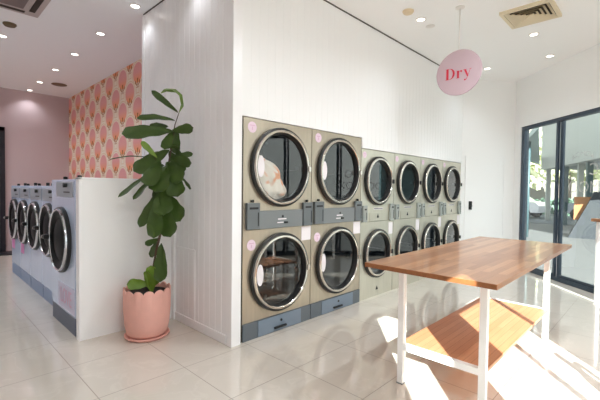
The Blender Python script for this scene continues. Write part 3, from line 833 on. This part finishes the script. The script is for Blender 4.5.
def tree(x, y, h, r, label, seed):
    rr = random.Random(seed); t = thing('street_tree', label, 'tree', (x, y, -.12), 0, 'trees across the street')
    bm = B(); tube(bm, [(0, 0, 0), (.05, 0, h * .3), (0, .05, h * .55)], [.14, .11, .07]); obj('trunk', bm, M['bark'], t)
    bm = B()
    for k in range(420):
        d = Vector((rr.gauss(0, 1), rr.gauss(0, 1), rr.gauss(0, 1))).normalized() * r * rr.random() ** .4
        c = Vector((0, 0, h * .62)) + Vector((d.x, d.y, d.z * .85)); s = r * .16
        n = Vector((rr.gauss(0, 1), rr.gauss(0, 1), rr.gauss(0, 1))).normalized(); a1 = n.orthogonal().normalized(); b1 = n.cross(a1)
        bm.faces.new([bm.verts.new(c + a1 * s * ca + b1 * s * sa * .6) for ca, sa in ((1, 0), (.4, .8), (-.5, .7), (-1, 0), (-.5, -.7), (.4, -.8))])
    obj('crown', bm, M['foliage'], t)


tree(33, 7.6, 6.5, 2.6, 'pale green tree across the street, seen through the left glass panel', 1)
tree(37, 11.5, 7.5, 3.0, 'pale green tree across the street, behind the door jamb', 2)
tree(40, 6.0, 7.5, 3.0, 'pale green tree across the street, behind the posts', 3)
tree(36, 1.5, 6.0, 2.5, 'pale green tree beyond the neighbouring shop', 4)


def hedge(pts, label):
    bm = B(); rr = random.Random(5)
    (xa, ya), (xb, yb) = pts
    for k in range(700):
        s = rr.random(); c = Vector((xa + (xb - xa) * s + rr.uniform(-.4, .4), ya + (yb - ya) * s, -.1 + rr.random() ** .7 * 1.1))
        n = Vector((rr.gauss(0, 1), rr.gauss(0, 1), rr.gauss(0, 1))).normalized(); a1 = n.orthogonal().normalized(); b1 = n.cross(a1); s_ = .22
        bm.faces.new([bm.verts.new(c + a1 * s_ * ca + b1 * s_ * sa) for ca, sa in ((1, 0), (0, .7), (-1, 0), (0, -.7))])
    tag(obj('hedge', bm, M['hedge']), label, 'hedge')


hedge(((30.5, 3.0), (32, 13)), 'low dark green hedge along the far side of the street')


def car(x, y, rz, paint, label):
    t = thing('parked_car', label, 'car', (x, y, -.1), rz, 'cars parked across the street')
    side = [(-2.1, .35), (-2.15, .75), (-1.9, .95), (-1.3, 1.0), (-.8, 1.4), (.6, 1.43), (1.2, 1.02), (2.0, .88), (2.15, .6), (2.1, .35)]
    bm = B()
    A = [bm.verts.new((x_, -.85 + (.15 if z > 1.1 else 0), z)) for x_, z in side]; Bv = [bm.verts.new((x_, .85 - (.15 if z > 1.1 else 0), z)) for x_, z in side]
    bm.faces.new(A); bm.faces.new(Bv[::-1])
    for i in range(len(side)): bm.faces.new((A[i], Bv[i], Bv[(i + 1) % len(side)], A[(i + 1) % len(side)]))
    bmesh.ops.recalc_face_normals(bm, faces=bm.faces); obj('car_body', bm, paint, t)
    for sy in (-1, 1):
        bm = B(); v = [bm.verts.new((x_, sy * (.80 if z < 1.1 else .715), z)) for x_, z in ((-1.15, 1.03), (-.75, 1.34), (.52, 1.36), (1.0, 1.03))]; bm.faces.new(v)
        for q in bm.verts: q.co.y += sy * .065
        obj('side_window', bm, M['carglass'], t)
        for wx in (-1.35, 1.35):
            bm = B(); lathe(bm, [(0, 0), (.32, 0), (.32, .2), (0, .2)], Matrix.Translation((wx, sy * .78 + .1, .32)) @ MINUS_Y, 20); obj('wheel', bm, M['tyre'], t)


car(26.5, 7.2, math.radians(80), M['carw'], 'white car parked across the street, seen through the left glass panel')
car(27.2, 2.2, math.radians(85), M['carg'], 'silver car parked across the street, behind the shop posts')
box_ = struct(box('wall_far_street', (48, 49, -10, 40, -.1, 9), M['farwall'])); 
# reclining seat outside the shop
t = thing('outdoor_seat', 'dark sling seat with honey timber back standing outside beyond the glass', 'seat', (16.25, 2.0, -.12), math.radians(-80))
bm = B(); prism(bm, [(-.3, -.05), (.22, -.05), (.22, .05), (-.3, .05)], .62, 1.42); obj('timber_back', bm, M['timber'], t)
bm = B(); v = []
for y0_ in (-.32, .28):
    v.append([bm.verts.new(p) for p in ((-.45, y0_, 0.0), (.35, y0_, 0.0), (.45, y0_, 1.6), (.25, y0_, 1.6))])
bm.faces.new(v[0]); bm.faces.new(v[1][::-1])
for i in range(4): bm.faces.new((v[0][i], v[1][i], v[1][(i + 1) % 4], v[0][(i + 1) % 4]))
bmesh.ops.recalc_face_normals(bm, faces=bm.faces); o = obj('sling', bm, M['sling'], t)

# ------------------------------------------------------------------ light
sun = bpy.data.lights.new('sun', 'SUN'); sun.energy = 19; sun.angle = math.radians(.25); sun.color = (1, .985, .96)
so = bpy.data.objects.new('sun', sun); C.objects.link(so)
so.rotation_euler = Vector((1.711, 1.488, -1)).to_track_quat('-Z', 'Y').to_euler()
so.location = (-5, -6, 6)
wd = bpy.data.worlds.new('sky'); bpy.context.scene.world = wd; wd.use_nodes = True
nt = wd.node_tree; bg = nt.nodes['Background']
tc = nt.nodes.new('ShaderNodeTexCoord'); sp = nt.nodes.new('ShaderNodeSeparateXYZ'); nt.links.new(tc.outputs['Generated'], sp.inputs[0])
rp = nt.nodes.new('ShaderNodeValToRGB'); nt.links.new(sp.outputs['Z'], rp.inputs[0])
rp.color_ramp.elements[0].position = 0; rp.color_ramp.elements[0].color = (1, .99, .96, 1)
rp.color_ramp.elements[1].position = .6; rp.color_ramp.elements[1].color = (.9, .95, 1, 1)
nt.links.new(rp.outputs[0], bg.inputs[0]); bg.inputs[1].default_value = 1.45

# ------------------------------------------------------------------ camera
cam = bpy.data.cameras.new('camera'); co = bpy.data.objects.new('camera', cam); C.objects.link(co)
cam.sensor_width = 36; cam.lens = 377.0 / 600 * 36; cam.clip_start = .02; cam.clip_end = 300
fw = Vector((0.71798592, 0.69552188, -0.02730441)); r = Vector((0.69596928, -0.7179672, 0.0122417)); u = Vector((0.0110893, 0.0277924, 0.9995522))
co.matrix_world = Matrix(((r.x, u.x, -fw.x, 0), (r.y, u.y, -fw.y, 0), (r.z, u.z, -fw.z, 1.43), (0, 0, 0, 1)))
sc = bpy.context.scene; sc.camera = co
sc.view_settings.view_transform = 'Standard'; sc.view_settings.look = 'None'; sc.view_settings.gamma = 1; sc.view_settings.use_curve_mapping = False
sc.view_settings.exposure = .5
sc.cycles.max_bounces = 14; sc.cycles.diffuse_bounces = 7; sc.cycles.glossy_bounces = 6; sc.cycles.transparent_max_bounces = 16; sc.cycles.sample_clamp_indirect = 6
